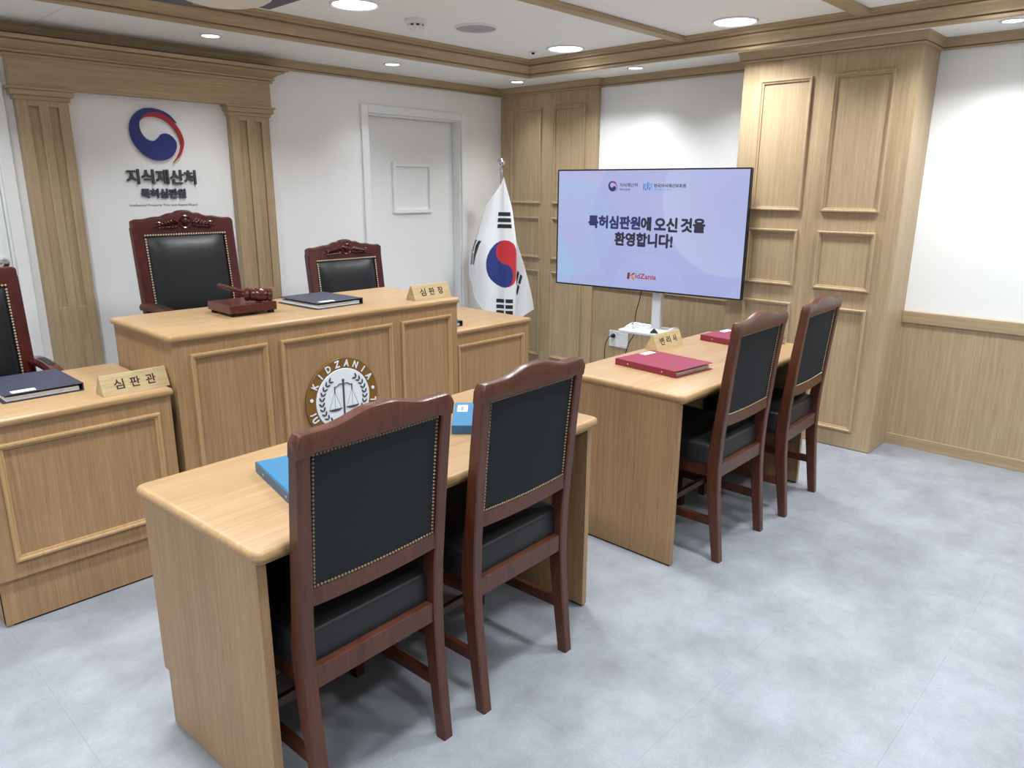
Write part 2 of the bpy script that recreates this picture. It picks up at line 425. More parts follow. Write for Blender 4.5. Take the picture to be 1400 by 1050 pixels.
sweep(bm, [(2.634-PX, 0), (2.634-PX, fy), (1.172-PX, fy), (1.172-PX, 0)][::-1],
      [(0.0, 2.192), (-.012, 2.192), (-.014, 2.203), (-.006, 2.204), (-.006, 2.209), (-.024, 2.210), (-.026, 2.219), (-.018, 2.220), (-.020, 2.226), (-.040, 2.240), (-.066, 2.251), (-.074, 2.259), (-.066, 2.261), (-.066, 2.265), (-.092, 2.266), (-.095, 2.285), (0.0, 2.285)])
obj('cornice', bm, 'oak_x', po)
obj('cornice_top', B(1.172-PX, 2.634-PX, fy, 0, 2.212, 2.285), 'oak_x', po)

# raised dais behind the presiding judge's bench
tag(obj('floor_dais', B(1.175, 2.655, 2.99, 4.66, 0.001, .168), 'grout'), kind='structure')

# ================================================================== LAMPS
def big_lamp(x, y, label):
    t = thing('ceiling_lamp', label, 'ceiling lamp', (x, y, ZT), group='large round lamps of the raised ceiling')
    bm = bmesh.new(); lathe(bm, [(.112, -.004), (.122, -.010), (.128, -.006), (.130, -.0005), (.112, -.0005)], 40, caps=False); obj('trim_ring', bm, 'plastic', t, True)
    bm = bmesh.new(); lathe(bm, [(0.0, -.007), (.06, -.007), (.112, -.005), (.112, -.001), (0.0, -.001)], 40, caps=False); obj('diffuser', bm, M['lamp_big'], t, True)
    l = bpy.data.lights.new('lamp_light', 'AREA'); l.shape = 'DISK'; l.size = .22; l.spread = math.radians(128); l.energy = TRAY_W; l.color = (.955, .985, 1.0)
    lo = bpy.data.objects.new('lamp_light', l); COL.objects.link(lo); lo.parent = t; lo.location = (0, 0, -.012)
def small_lamp(x, y, label, w=1.0):
    t = thing('downlight', label, 'downlight', (x, y, ZC), group='small downlights of the ceiling border')
    bm = bmesh.new(); lathe(bm, [(.046, -.004), (.056, -.007), (.062, -.005), (.063, -.0005), (.046, -.0005)], 32, caps=False); obj('trim_ring', bm, 'plastic', t, True)
    bm = bmesh.new(); lathe(bm, [(0.0, -.004), (.046, -.004), (.046, -.001), (0.0, -.001)], 32, caps=False); obj('lens', bm, M['lamp_small'], t, True)
    l = bpy.data.lights.new('downlight_beam', 'SPOT'); l.energy = SPOT_W*w; l.color = (.965, .99, .99); l.spot_size = math.radians(106); l.spot_blend = 0.9; l.shadow_soft_size = .035
    lo = bpy.data.objects.new('downlight_beam', l); COL.objects.link(lo); lo.parent = t; lo.location = (0, 0, -.02)
M['lamp_big'] = emit('lamp diffuser glow', (1, .99, .97, 1), 6.0)
M['lamp_small'] = emit('downlight glow', (1, .98, .95, 1), 6.0)
big_lamp(2.488, 3.491, 'large round ceiling lamp between the smoke detector and the charcoal-winged ceiling fixture')
big_lamp(4.186, 3.478, 'large round ceiling lamp in the moulding corner beside the tiny sprinkler')
big_lamp(4.175, 2.232, 'large round ceiling lamp between the two thin oak ceiling strips')
for x, y in ((2.488, 2.232), (.79, 3.491), (.79, 2.232), (4.175, .98), (2.488, .98), (.79, .98), (4.175, -.27), (2.488, -.27), (.79, -.27), (-.91, 3.491), (-.91, 2.232), (-.91, .98), (-.91, -.27)):
    big_lamp(x, y, 'large round ceiling lamp over the open floor')
small_lamp(2.087, 4.294, 'small downlight above the wooden cornice and the wall sign')
small_lamp(3.371, 4.326, 'small downlight in the ceiling border above the white door')
small_lamp(4.565, 4.282, 'small downlight in the room corner above the flag', .8)
small_lamp(4.599, 3.187, 'small downlight above the white wall behind the television')
small_lamp(4.589, .955, 'small downlight beside the wide panelled pier')
for x, y in ((.80, 4.30), (4.589, -.29)): small_lamp(x, y, 'small downlight over the open floor border')

# ================================================================== CEILING FITTINGS
t = thing('smoke_detector', 'white domed smoke detector on the ceiling beside a round lamp', 'smoke detector', (2.935, 3.543, ZT)); t.scale = (1.2, 1.2, 1.25)
bm = bmesh.new(); lathe(bm, [(0, 0), (.052, 0), (.052, -.012), (.046, -.018), (.036, -.022), (0, -.022)], 28); obj('base', bm, 'plastic', t, True)
bm = bmesh.new(); lathe(bm, [(.036, -.022), (.036, -.030)], 28); obj('sensor_slots', bm, 'dark', t, True)
for k in range(8):
    a = k*PI/4; bm = bmesh.new(); box(bm, -.006, .006, .031, .040, -.0305, -.0215); bmesh.ops.rotate(bm, verts=bm.verts, matrix=Matrix.Rotation(a, 3, 'Z')); obj('rib', bm, 'plastic', t)
bm = bmesh.new(); lathe(bm, [(.040, -.030), (.038, -.040), (.026, -.046), (0, -.047)], 28); obj('cap', bm, 'plastic', t, True)
t = thing('ceiling_speaker', 'grey mesh round speaker flush in the white ceiling', 'speaker', (3.315, 3.447, ZT))
bm = bmesh.new(); lathe(bm, [(.118, -.0005), (.130, -.0005), (.128, -.008), (.120, -.010), (.118, -.006)], 40, caps=False); obj('rim', bm, 'plastic', t, True)
bm = bmesh.new(); lathe(bm, [(0, -.012), (.06, -.0105), (.119, -.006), (.119, -.001), (0, -.001)], 40, caps=False); obj('grille', bm, 'grey', t, True)
bm = bmesh.new(); lathe(bm, [(0, -.0155), (.006, -.0145), (.006, -.011), (0, -.011)], 12, caps=False); obj('badge', bm, 'chrome', t, True)
t = thing('sprinkler', 'tiny white concealed sprinkler near the ceiling moulding corner', 'sprinkler', (4.14, 3.732, ZT))
bm = bmesh.new(); lathe(bm, [(0, -.001), (.035, -.001), (.034, -.004), (0, -.006)], 24); obj('cover_plate', bm, 'plastic', t, True)
bm = bmesh.new(); lathe(bm, [(0, -.006), (.012, -.006), (.010, -.016), (0, -.018)], 12); obj('nozzle', bm, 'dark', t, True)
# cream fixture with dark wings, cut by the top of the picture
t = thing('ceiling_fixture', 'cream bowl ceiling fixture with flat charcoal wings', 'ceiling fixture', (1.40, 2.75, ZT))
bm = bmesh.new(); lathe(bm, [(0, -.290), (.05, -.288), (.10, -.282), (.145, -.270), (.165, -.258), (.160, -.2525), (0, -.2525)], 36); obj('bowl', bm, 'cream', t, True)
bm = bmesh.new(); lathe(bm, [(.03, -.253), (.03, -.03), (.07, -.02), (.075, -.0005), (0, -.0005)], 20, caps=False); obj('stem', bm, 'cream', t, True)
obj('wing', B(-.55, -.005, .16, .30, -.251, -.238, bev=.003), 'charcoal', t)
obj('wing', B(.10, .24, -.55, .11, -.251, -.238, bev=.003), 'charcoal', t)

# ================================================================== WALL SIGN
sg = thing('wall_sign', 'wall sign with blue and red swirl emblem over Korean lettering', 'sign', (1.907, YB, 1.84))
k_ = 0.3092/447.0
def sgn(pts): return [((x-323)*k_, -(y-343)*k_*1.0) for x, y in pts]
blue = [(500,232),(450,172),(385,137),(300,122),(220,133),(150,183),(110,250),(100,320),(112,390),(143,445),(195,503),(260,538),(320,548),(390,535),(440,500),(473,450),(481,400),(463,360),(430,332),(390,321),(355,332),(330,360),(300,383),(270,388),(230,373),(197,332),(182,280),(190,232),(225,190),(280,160),(340,154),(400,170),(455,204)]
red = [(192,228),(222,188),(275,160),(340,153),(400,170),(460,210),(510,272),(540,340),(546,390),(532,445),(500,505),(434,564),(470,520),(505,460),(519,400),(506,335),(460,265),(400,216),(330,192),(270,191),(222,205)]
bm = bmesh.new(); flat_poly(bm, smooth_pts([(x, y, 0) for x, y in sgn(blue)], 4, True), .004, .016); obj('emblem_blue', bm, 'logo_blue', sg, rot=UP)
bm = bmesh.new(); flat_poly(bm, smooth_pts([(x, y, 0) for x, y in sgn(red)], 4, True), .004, .0175); obj('emblem_red', bm, 'logo_red', sg, rot=UP)
obj('lettering', text_mesh('지식재산처', .405, .082, .012, .0024), 'sign_txt', sg, loc=(.004, -.002, -.236), rot=UP)
obj('lettering', text_mesh('특허심판원', .262, .052, .010, .0022), 'sign_txt', sg, loc=(.004, -.002, -.332), rot=UP)
obj('lettering', text_mesh('Intellectual Property Trial and Appeal Board', .405, .017, .001, 0), 'ink', sg, loc=(.002, -.001, -.402), rot=UP)

# ================================================================== DESKS
TOP = [(0, .012), (.009, .012), (.009, .005), (.014, .0008), (.019, 0), (.026, .0008), (.032, .004), (.035, .010)]
DPROF = [(0, 0), (0.000, 0.012), (0.003, 0.016), (0.010, 0.016), (0.014, 0.010), (0.020, 0.008), (0.021, 0.0)]
def edge_mat(o):
    o.data.materials.append(M['desk_edge'])
    for p in o.data.polygons:
        if p.normal.z < .98: p.material_index = 1
def desk(name, label, cat, x0, x1, y0, y1, ztop, panels, zb, zt):
    """court bench: front faces -y; x0..x1,y0..y1 is the top"""
    cx, cy = (x0+x1)/2, (y0+y1)/2; t = thing(name, label, cat, (cx, cy, 0))
    a, b_, c, d = x0-cx, x1-cx, y0-cy, y1-cy
    bm = bmesh.new(); slab(bm, a, b_, c, d, .016, [(ztop-.035+z, i) for z, i in TOP]); edge_mat(obj('desk_top', bm, 'desk_x', t, True))
    e = .014; zu = ztop-.0355
    fp = obj('front_panel', B(a+e, b_-e, c+e, c+e+.022, .185, zu, bev=.001), 'desk_v', t)
    obj('plinth', B(a+e, b_-e, c+e+.018, c+e+.045, .008, .186), 'desk_v', t)
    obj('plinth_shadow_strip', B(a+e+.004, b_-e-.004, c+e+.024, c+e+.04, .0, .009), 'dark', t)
    for s0, s1 in ((a+e, a+e+.022), (b_-e-.022, b_-e)): obj('side_panel', B(s0, s1, c+e+.0225, d-.012, .001, zu), 'desk_v', t)
    for p0, p1 in panels:
        bm = bmesh.new(); panel_frame(bm, (p0-cx, c+e, zb), (1, 0, 0), (0, 0, 1), (0, -1, 0), p1-p0, zt-zb, DPROF)
        obj('panel_moulding', bm, 'moulding', fp)
    return t
desk('judges_bench', 'tall central oak bench bearing the round court emblem', 'desk', 1.136, 2.676, 2.916, 3.562, .981, ((1.213, 1.549), (1.611, 2.221), (2.277, 2.612)), .25, .899)
desk('side_bench', 'low oak bench beside the tall bench, in front of the door-side pilaster and binder', 'desk', .448, 1.134, 2.914, 3.56, .777, ((.520, 1.069),), .250, .690)['label'] = 'low oak bench bearing a navy binder and a slanted name plate'
desk('side_bench', 'low oak bench in front of the flag beside the tall bench', 'desk', 2.680, 3.366, 3.02, 3.664, .777, ((2.752, 3.301),), .250, .690)

# round court emblem on the front of the tall bench
em = thing('court_emblem', 'round bronze and white court emblem with scales and laurel', 'emblem', (1.913, 2.9295, .574))
def disc(r, z0, z1, n=64, bev=.002):
    bm = bmesh.new(); lathe(bm, [(r, z0), (r, z1-bev), (r-bev, z1)], n); return bm
obj('ring', disc(.2, 0, .012), 'bronze', em, True, rot=UP)
obj('face', disc(.149, .010, .0150), 'emb_white', em, True, rot=UP)
def arc_text(s, a0, a1, r, inward):
    for k, ch in enumerate(s[:1] if a0 == a1 else s):
        a = math.radians(a0 + (a1-a0)*k/(len(s)-1))
        b_ = text_mesh(ch, None, .031, .0028, .0014)
        bmesh.ops.transform(b_, matrix=Matrix.Translation((r*math.cos(a), r*math.sin(a), .0125)) @ Matrix.Rotation(a-PI/2 if not inward else a+PI/2, 4, 'Z') @ Matrix.Diagonal((.84, 1.0, 1.0, 1.0)), verts=b_.verts)
        obj('letter', b_, 'emb_white', em, rot=UP)
arc_text('KIDZANIA', 150, 30, .1735, False); arc_text('JU', 194.5, 205, .1735, True); arc_text('LL', 349.5, 349.5, .1735, True)
for s in (-1, 1):
    bm = bmesh.new(); lathe(bm, [(.0085, .012), (.0085, .0148), (.007, .0155)], 20, Matrix.Translation((s*.171, .024, 0))); obj('dot', bm, 'emb_white', em, rot=UP)
def leaf(bm, x, y, a, L, W):
    pts = []
    for k in range(10):
        u = 2*PI*k/10; px, py = L*math.cos(u)*.5, W*math.sin(u)*.5*(1-.25*math.cos(u)); pts.append((x+px*math.cos(a)-py*math.sin(a), y+px*math.sin(a)+py*math.cos(a)))
    flat_poly(bm, pts, .0145, .0175)
for s in (-1, 1):
    bm = bmesh.new()
    for k in range(11):
        a = math.radians(-62 + 118*k/10)
        for q, (rr, da) in enumerate(((.128, .55), (.112, -.55))):
            ang = a + PI/2 - (da if q == 0 else -.55)*1.0
            x, y = rr*math.cos(a), rr*math.sin(a)
            ang = a + PI/2 + (-.6 if q == 0 else .6)
            if s < 0: x, ang = -x, PI-ang
            leaf(bm, x, y, ang, .023, .0085)
    obj('laurel', bm, 'emb_dark', em, rot=UP)
bm = bmesh.new()
box(bm, -.004, .004, -.085, .086, .0145, .019); box(bm, -.03, .03, -.094, -.085, .0145, .019); lathe(bm, [(.0065, .0145), (.0065, .019)], 12, Matrix.Translation((0, .093, 0)))
for s in (-1, 1):
    arc = smooth_pts([(0, .073, 0), (s*.02, .077, 0), (s*.036, .067, 0), (s*.048, .066, 0)], 5)
    tube(bm, [(p.x, p.y, .0165) for p in arc], .0026, 6)
    box(bm, s*.048-.002, s*.048+.002, .04, .068, .0145, .018)
    for dx in (-.033, 0, .033): tube(bm, [(s*.048, .045, .0155), (s*.048+dx, -.040, .0155)], .0007, 4)
    pan = [(s*.048+.036*math.cos(PI+PI*k/8), -.040+.012*math.sin(PI+PI*k/8)) for k in range(9)]
    flat_poly(bm, pan, .0145, .018)
obj('scales', bm, 'emb_dark', em, rot=UP)

# the two counsel tables
def counsel_table(label, x, y, rz, L, D, ztop=.757):
    t = thing('counsel_table', label, 'table', (x, y, 0), rz)       # origin: near left corner of the top
    bm = bmesh.new(); slab(bm, 0, L, 0, D, .03, [(ztop-.035+z, i) for z, i in TOP]); edge_mat(obj('table_top', bm, 'desk_x', t, True))
    zu = ztop-.0355
    for x0 in (.016, L-.016-.024):
        bm = bmesh.new()
        prism(bm, [(.03, .008), (D-.045, .008), (D-.045, .185), (D-.02, .185), (D-.02, zu), (.03, zu)], 'x', x0, x0+.024)
        sp = obj('side_panel', bm, 'desk_v', t)
        obj('edge_band', B(x0-.0004, x0+.0244, .0285, .0302, .008, zu), 'desk_v', sp)
        obj('foot_strip', B(x0+.004, x0+.020, .034, D-.05, 0, .0085), 'dark', sp)
    obj('front_panel', B(.041, L-.041, D-.046, D-.024, .185, zu), 'desk_v', t)
    obj('plinth', B(.041, L-.041, D-.07, D-.048, .0, .19), 'desk_v', t)
    return t
R1 = math.radians(3.1)
tab1 = counsel_table('oak counsel table with blue binders, facing the tall bench', .690, 1.436, R1, 1.372, .62)
tab2 = counsel_table('oak counsel table with maroon binders near the television', 2.503, 1.434, 0, 1.335, .64)

# ================================================================== COUNSEL CHAIRS (seen from behind)
def nails(bm, pts, n, r=.0042):
    """little domes along a list of points, dome axis n"""
    n = Vector(n).normalized(); u, v = frame_of(n)
    for p in pts:
        p = Vector(p); k = 6
        a = [bm.verts.new(p+(u*math.cos(2*PI*i/k)+v*math.sin(2*PI*i/k))*r) for i in range(k)]
        b_ = [bm.verts.new(p+n*r*.65+(u*math.cos(2*PI*i/k)+v*math.sin(2*PI*i/k))*r*.6) for i in range(k)]
        for i in range(k): bm.faces.new((a[i], a[(i+1) % k], b_[(i+1) % k], b_[i]))
        bm.faces.new(b_)
def interp(tab, z):
    for (a, u), (b_, v) in zip(tab[:-1], tab[1:]):
        if z <= b_: return u+(v-u)*(z-a)/(b_-a)
    return tab[-1][1]
REAR = [(0, 0.0), (.12, .012), (.30, .029), (.42, .034), (.55, .030), (.8, .010), (1.05, -.014)]
DEPTH = [(0, .036), (.3, .05), (.45, .056), (.6, .046), (1.05, .034)]
def counsel_chair(label):
    t = thing('counsel_chair', label, 'chair', group='dark counsel chairs at the two tables')
    hw = lambda z: .223 + .010*z
    for s in (-1, 1):
        bm = bmesh.new(); rs = []
        for z in (0, .1, .2, .3, .38, .45, .55, .65, .75, .85, .95, 1.0, 1.012):
            y = interp(REAR, z); d = interp(DEPTH, z); xo = hw(z)*s; xi = (hw(z)-.036)*s; c = .004
            x0, x1 = min(xo, xi), max(xo, xi)
            rs.append([Vector(p) for p in ((x0+c, y, z), (x1-c, y, z), (x1, y+c, z), (x1, y+d-c, z), (x1-c, y+d, z), (x0+c, y+d, z), (x0, y+d-c, z), (x0, y+c, z))])
        rings(bm, rs); obj('rear_post', bm, 'mahogany', t)
    # crest rail with a camel hump
    bm = bmesh.new(); top = []; H = .2333
    N = 56
    for k in range(N+1):
        x = -H + 2*H*k/N; u = max(0, abs(x)-.02)/.125
        hump = .022*(0.5+0.5*math.cos(PI*min(u, 1)))
        edge = max(0, (abs(x)-(H-.016))/.016); z = 1.041 + hump - .016*(1-math.sqrt(max(0, 1-edge*edge)))
        top.append((x, z))
    bot = [(x, .990 if abs(x) < .199 else .985) for x, _ in top]
    rs = []
    for (x, z), (_, zb) in zip(top, bot):
        y0 = interp(REAR, 1.0); y1 = interp(REAR, 1.04); d = .036
        rs.append([Vector(p) for p in ((x, y0, zb), (x, y1-.001, z-.010), (x, y1+.002, z-.003), (x, y1+.008, z), (x, y1+d-.006, z), (x, y1+d, z-.006), (x, y0+d, zb))])
    rings(bm, rs); obj('crest_rail', bm, 'mahogany', t, True)
    # lower back rail, bowed downwards a little
    bm = bmesh.new(); rs = []
    for k in range(13):
        x = -.196 + .392*k/12; s_ = .012*(1-(x/.196)**2); y0 = interp(REAR, .62)+.004
        rs.append([Vector(p) for p in ((x, y0, .604-s_*.6), (x, y0+.03, .604-s_*.6), (x, y0+.03, .648-s_*.5), (x, y0, .648-s_*.5))])
    rings(bm, rs); obj('lower_back_rail', bm, 'mahogany', t)
    # upholstered back: flat cloth behind, padded leather in front
    w = .194
    bm = bmesh.new(); n1, n2 = 14, 14; g0 = []
    def yb(z): return interp(REAR, z)
    for j in range(n2+1):
        z = .640 + .352*j/n2
        row = []
        for i in range(n1+1):
            x = -w + 2*w*i/n1; row.append(bm.verts.new((x, yb(z)+.011-.003*(1-(x/w)**2), z)))
        g0.append(row)
    for j in range(n2):
        for i in range(n1): bm.faces.new((g0[j][i], g0[j][i+1], g0[j+1][i+1], g0[j+1][i]))
    back = obj('back_cloth', bm, 'backcloth', t, True)
    bm = bmesh.new(); rs = []
    def pad(i, j):
        u, v = 2*i/n1-1, 2*j/n2-1; e = (1-abs(u)**5)*(1-abs(v)**5)
        z = .636+.36*j/n2; return Vector((u*(w+.004), yb(z)+.026+.034*e, z))
    g = [[bm.verts.new(pad(i, j)) for i in range(n1+1)] for j in range(n2+1)]
    for j in range(n2):
        for i in range(n1): bm.faces.new((g[j][i], g[j][i+1], g[j+1][i+1], g[j+1][i]))
    obj('back_pad', bm, 'leather', t, True)
    bm = bmesh.new(); pts = []
    step = .0098; zt, zb_ = .984, .652; wx = w-.007
    nx = int(2*wx/step); nz = int((zt-zb_)/step)
    for k in range(nx+1):
        x = -wx+2*wx*k/nx
        pts += [(x, yb(zt)+.008, zt), (x, yb(zb_)+.0085, zb_-.006*(1-(x/wx)**2))]
    for k in range(1, nz): 
        z = zb_+(zt-zb_)*k/nz
        pts += [(-wx, yb(z)+.0095, z), (wx, yb(z)+.0095, z)]
    nails(bm, pts, (0, -1, 0)); tag(obj('nail_trim', bm, 'nail', back), kind='stuff')
    # seat, apron, legs and stretchers
    bm = bmesh.new(); slab(bm, -.222, .222, .062, .475, .035, [(.428, .005), (.433, .0), (.502, .0), (.512, .003), (.518, .009), (.522, .03)])
    for v in bm.verts: v.co.x *= 1 + .10*(v.co.y-.06)/.41
    obj('seat', bm, 'leather', t, True)
    ya = interp(REAR, .4)
    obj('rear_apron', B(-.19, .19, ya+.006, ya+.034, .374, .432, bev=.002), 'mahogany', t)
    obj('front_apron', B(-.205, .205, .425, .45, .374, .43, bev=.002), 'mahogany', t)
    for s in (-1, 1):
        bm = bmesh.new(); rings(bm, [[Vector((s*(.197+.016*yy)+dx, yy, z)) for yy, dx, z in ((.085, -.012, .374), (.085, .012, .374), (.085, .012, .43), (.085, -.012, .43))],
                                     [Vector((s*(.197+.016)+dx, yy, z)) for yy, dx, z in ((.43, -.012, .374), (.43, .012, .374), (.43, .012, .43), (.43, -.012, .43))]])
        obj('side_apron', bm, 'mahogany', t)
        bm = bmesh.new(); x = s*.216
        rings(bm, [[Vector((x+a*.017, .44+b_*.017, 0)) for a, b_ in ((-1, -1), (1, -1), (1, 1), (-1, 1))], [Vector((x+a*.021, .44+b_*.021, .43)) for a, b_ in ((-1, -1), (1, -1), (1, 1), (-1, 1))]])
        obj('front_leg', bm, 'mahogany', t)
        obj('stretcher', B(s*.206-.009, s*.206+.009, interp(REAR, .17)+.03, .425, .155, .192, bev=.002), 'mahogany', t)
    obj('stretcher', B(-.197, .197, .30, .318, .16, .188, bev=.002), 'mahogany', t)
    return t
def place(t, xl, yl, xr, yr, label):
    t.location = ((xl+xr)/2, (yl+yr)/2, 0); t.rotation_euler = (0, 0, math.atan2(yr-yl, xr-xl)); t['label'] = label
c1 = counsel_chair('chair')
c2, c3, c4 = copy_tree(c1), copy_tree(c1), copy_tree(c1)
place(c1, .771, 1.360, 1.217, 1.381, 'dark wooden black-backed chair at the blue-binder table, directly before the court emblem')
place(c2, 1.338, 1.376, 1.784, 1.397, 'dark wooden black-backed chair at the blue-binder table, nearer the maroon-binder table')
place(c3, 2.690, 1.326, 3.136, 1.336, 'dark wooden black-backed chair at the maroon-binder table, nearer the blue-binder table')
place(c4, 3.330, 1.318, 3.779, 1.342, 'dark wooden black-backed chair at the maroon-binder table, beside the panelled pier')

# ================================================================== JUDGES' CHAIRS (seen from the front)
def judge_chair():
    t = thing('judge_chair', 'x', 'chair', group='carved judges chairs behind the benches')
    TILT = .085; yb = lambda z: .0 + TILT*(z-.45)/.7       # front face of the back, leaning to +y
    W = .285
    for s in (-1, 1):
        bm = bmesh.new(); rs = []
        for z in (.30, .5, .7, .9, 1.05, 1.13):
            x0, x1 = sorted((s*W, s*(W-.058))); y = yb(z)
            rs.append([Vector(p) for p in ((x0+.006, y, z), (x1-.006, y, z), (x1, y+.006, z), (x1, y+.045, z), (x0, y+.045, z), (x0, y+.006, z))])
        rings(bm, rs); obj('back_post', bm, 'rosewood', t, True)
    crest = [(-.28, 1.168), (-.262, 1.175), (-.22, 1.176), (-.165, 1.186), (-.125, 1.188), (-.085, 1.203), (-.055, 1.205), (-.035, 1.215), (0, 1.219), (.035, 1.215), (.055, 1.205), (.085, 1.203), (.125, 1.188), (.165, 1.186), (.22, 1.176), (.262, 1.175), (.28, 1.168)]
    cr = smooth_pts([(x, 0, z) for x, z in crest], 3); bm = bmesh.new(); rs = []
    for p in cr:
        y = yb(1.13); zt = p.z
        rs.append([Vector(q) for q in ((p.x, y-.002, 1.085), (p.x, y-.004, zt-.016), (p.x, y+.000, zt-.006), (p.x, y+.012, zt), (p.x, y+.035, zt-.002), (p.x, y+.046, zt-.01), (p.x, y+.046, 1.085))])
    rings(bm, rs); crest_o = obj('crest_rail', bm, 'rosewood', t, True)
    # relief carving: a shell between two sprays of leaves
    bm = bmesh.new(); y0 = yb(1.14)-.004
    def blob(x, z, a, L, Wd, hgt=.008):
        mt = Matrix.Translation((x, y0, z)) @ Matrix.Rotation(-a, 4, 'Y') @ Matrix.Diagonal((L/2, hgt, Wd/2, 1))
        bmesh.ops.create_uvsphere(bm, u_segments=10, v_segments=6, radius=1, matrix=mt)
    ring = [(.036*math.cos(2*PI*k/20), y0, 1.155+.032*math.sin(2*PI*k/20)) for k in range(21)]
    tube(bm, ring, .0065, 6); blob(0, 1.155, 0, .05, .045, .010)
    for k in range(5): blob(-.018+.009*k, 1.158, PI/2+.25*(2-k), .036, .009, .014)
    for s in (-1, 1):
        for k in range(6):
            xx = s*(.052+.018*k)
            blob(xx, 1.160-.004*k, (PI/2-.9)*s if s > 0 else PI-(PI/2-.9), .040-.003*k, .015, .015)
            blob(xx, 1.133-.001*k, -(.5)*s if s > 0 else PI+.5, .036-.002*k, .014, .014)
        tube(bm, [(s*(.04+.12*k/8), y0, 1.146+.010*math.sin(k*1.1)) for k in range(9)], .0045, 6)
        blob(s*.165, 1.136, 0, .02, .012, .006)
    obj('carving', bm, 'rosewood', crest_o, True)
    obj('lower_back_rail', B(-.225, .225, yb(.58)-.001, yb(.58)+.04, .55, .61), 'rosewood', t)
    bm = bmesh.new(); n = 18; w = .224; za, zb = .60, 1.092
    def pad(i, j):
        u, v = 2*i/n-1, 2*j/n-1; e = (1-abs(u)**6)*(1-abs(v)**6); z = za+(zb-za)*j/n
        return Vector((u*w, yb(z)+.012-.050*e, z))
    g = [[bm.verts.new(pad(i, j)) for i in range(n+1)] for j in range(n+1)]
    for j in range(n):
        for i in range(n): bm.faces.new((g[j][i], g[j][i+1], g[j+1][i+1], g[j+1][i]))
    cush = obj('back_cushion', bm, 'leather', t, True)
    bm = bmesh.new(); pts = []; wx = w+.001
    for k in range(33): x = -wx+2*wx*k/32; pts.append((x, yb(1.09)-.003, 1.091))
    for k in range(34):
        z = .61+.475*k/34; pts += [(-wx, yb(z)-.003, z), (wx, yb(z)-.003, z)]
    nails(bm, pts, (0, -1, 0), .0058); tag(obj('nail_trim', bm, 'nail_bright', cush), kind='stuff')
    obj('back_board', B(-.225, .225, .055, .07, .58, 1.09), 'rosewood', t).rotation_euler = (-math.atan(TILT/.7), 0, 0)
    t.children[-1].location = (0, -.03, 0)
    bm = bmesh.new(); slab(bm, -.25, .25, -.43, .02, .05, [(.36, .01), (.37, 0), (.43, 0), (.455, .012), (.465, .04)]); obj('seat', bm, 'leather', t, True)
    bm = bmesh.new(); slab(bm, -.262, .262, -.44, .035, .03, [(.30, .004), (.304, 0), (.358, 0), (.362, .006)]); obj('seat_frame', bm, 'rosewood', t, True)
    for s in (-1, 1):
        ap = [(0.03, .726), (-.12, .735), (-.26, .728), (-.37, .708), (-.42, .676)]
        pp = smooth_pts([(s*.285, y, z) for y, z in ap], 5); bm = bmesh.new()
        rings(bm, [[Vector((p.x+a, p.y, p.z+b_)) for a, b_ in ((-.028, -.018), (.028, -.018), (.032, 0), (.022, .016), (-.022, .016), (-.032, 0))] for p in pp])
        arm = obj('armrest', bm, 'rosewood', t, True)
        bm = bmesh.new(); rs = []
        for k in range(9):
            y = -.03-.27*k/8; e = 1-abs(k/4-1)**4; z = .739-.012*(k/8); rs.append([Vector((s*.285+.026*math.cos(PI*q/6), y, z+.022*e*math.sin(PI*q/6))) for q in range(7)])
        rings(bm, rs); obj('arm_pad', bm, 'leather', arm, True)
        obj('arm_post', B(s*.285-.02, s*.285+.02, -.37, -.325, .33, .703, bev=.006), 'rosewood', t)
        for yy in (-.40, .01):
            bm = bmesh.new(); rings(bm, [[Vector((s*(.24+e)+a*r, yy+b_*r, z)) for a, b_ in ((-1, -1), (1, -1), (1, 1), (-1, 1))] for z, r, e in ((0, .018, .02), (.18, .022, 0), (.302, .03, 0))])
            obj('leg', bm, 'rosewood', t, True)
    return t
jA = judge_chair(); jB, jC = copy_tree(jA), copy_tree(jA)
def jplace(o, x, y, z, rz, label): o.location = (x, y, z); o.rotation_euler = (0, 0, rz); o['label'] = label
YJ = 4.10
jA.scale = (1, 1, 1.028)
jplace(jA, 1.820, 4.18, .169, 0, 'carved red-brown leather judge chair centred beneath the wall sign')
jplace(jB, 2.835, 4.115, 0, 0, 'carved red-brown leather judge chair in front of the white door')
jplace(jC, .675, 4.10, 0, 0, 'carved red-brown leather judge chair at the low bench with slanted name plate')

# ================================================================== SMALL THINGS ON THE DESKS
def binder(name, label, mat, x, y, z, rz, w=.27, d=.335, h=.03, group=None, spine=None):
    """origin: spine-side near corner; spine along local x=0"""
    t = thing(name, label, 'binder', (x, y, z), rz, group)
    bm = bmesh.new(); box(bm, 0, w, 0, d, 0, .003, .001); obj('bottom_cover', bm, mat, t)
    bm = bmesh.new(); box(bm, 0, w, 0, d, h-.003, h, .001); top = obj('top_cover', bm, mat, t)
    sp = obj('spine', B(-.002, .003, 0, d, 0, h, bev=.001), spine or mat, t)
    for yy in (.075, d-.075):
        bm = bmesh.new(); lathe(bm, [(.004, 0), (.004, .001), (.0025, .0018)], 10, Matrix.Translation((-.002, yy, h*.5)) @ Matrix.Rotation(-PI/2, 4, 'Y')); obj('rivet', bm, 'chrome', sp)
    obj('paper_stack', B(.012, w-.012, .012, d-.012, .0032, h*.62), 'paper', t)
    st = obj('label_sticker', B(w-.115, w-.035, d-.048, d-.012, h, h+.0006), 'paper', top)
    obj('print', B(w-.100, w-.055, d-.034, d-.024, h+.0006, h+.0009), 'ink', st)
    return t
ZL, ZM, ZT1 = .7775, .9815, .7575
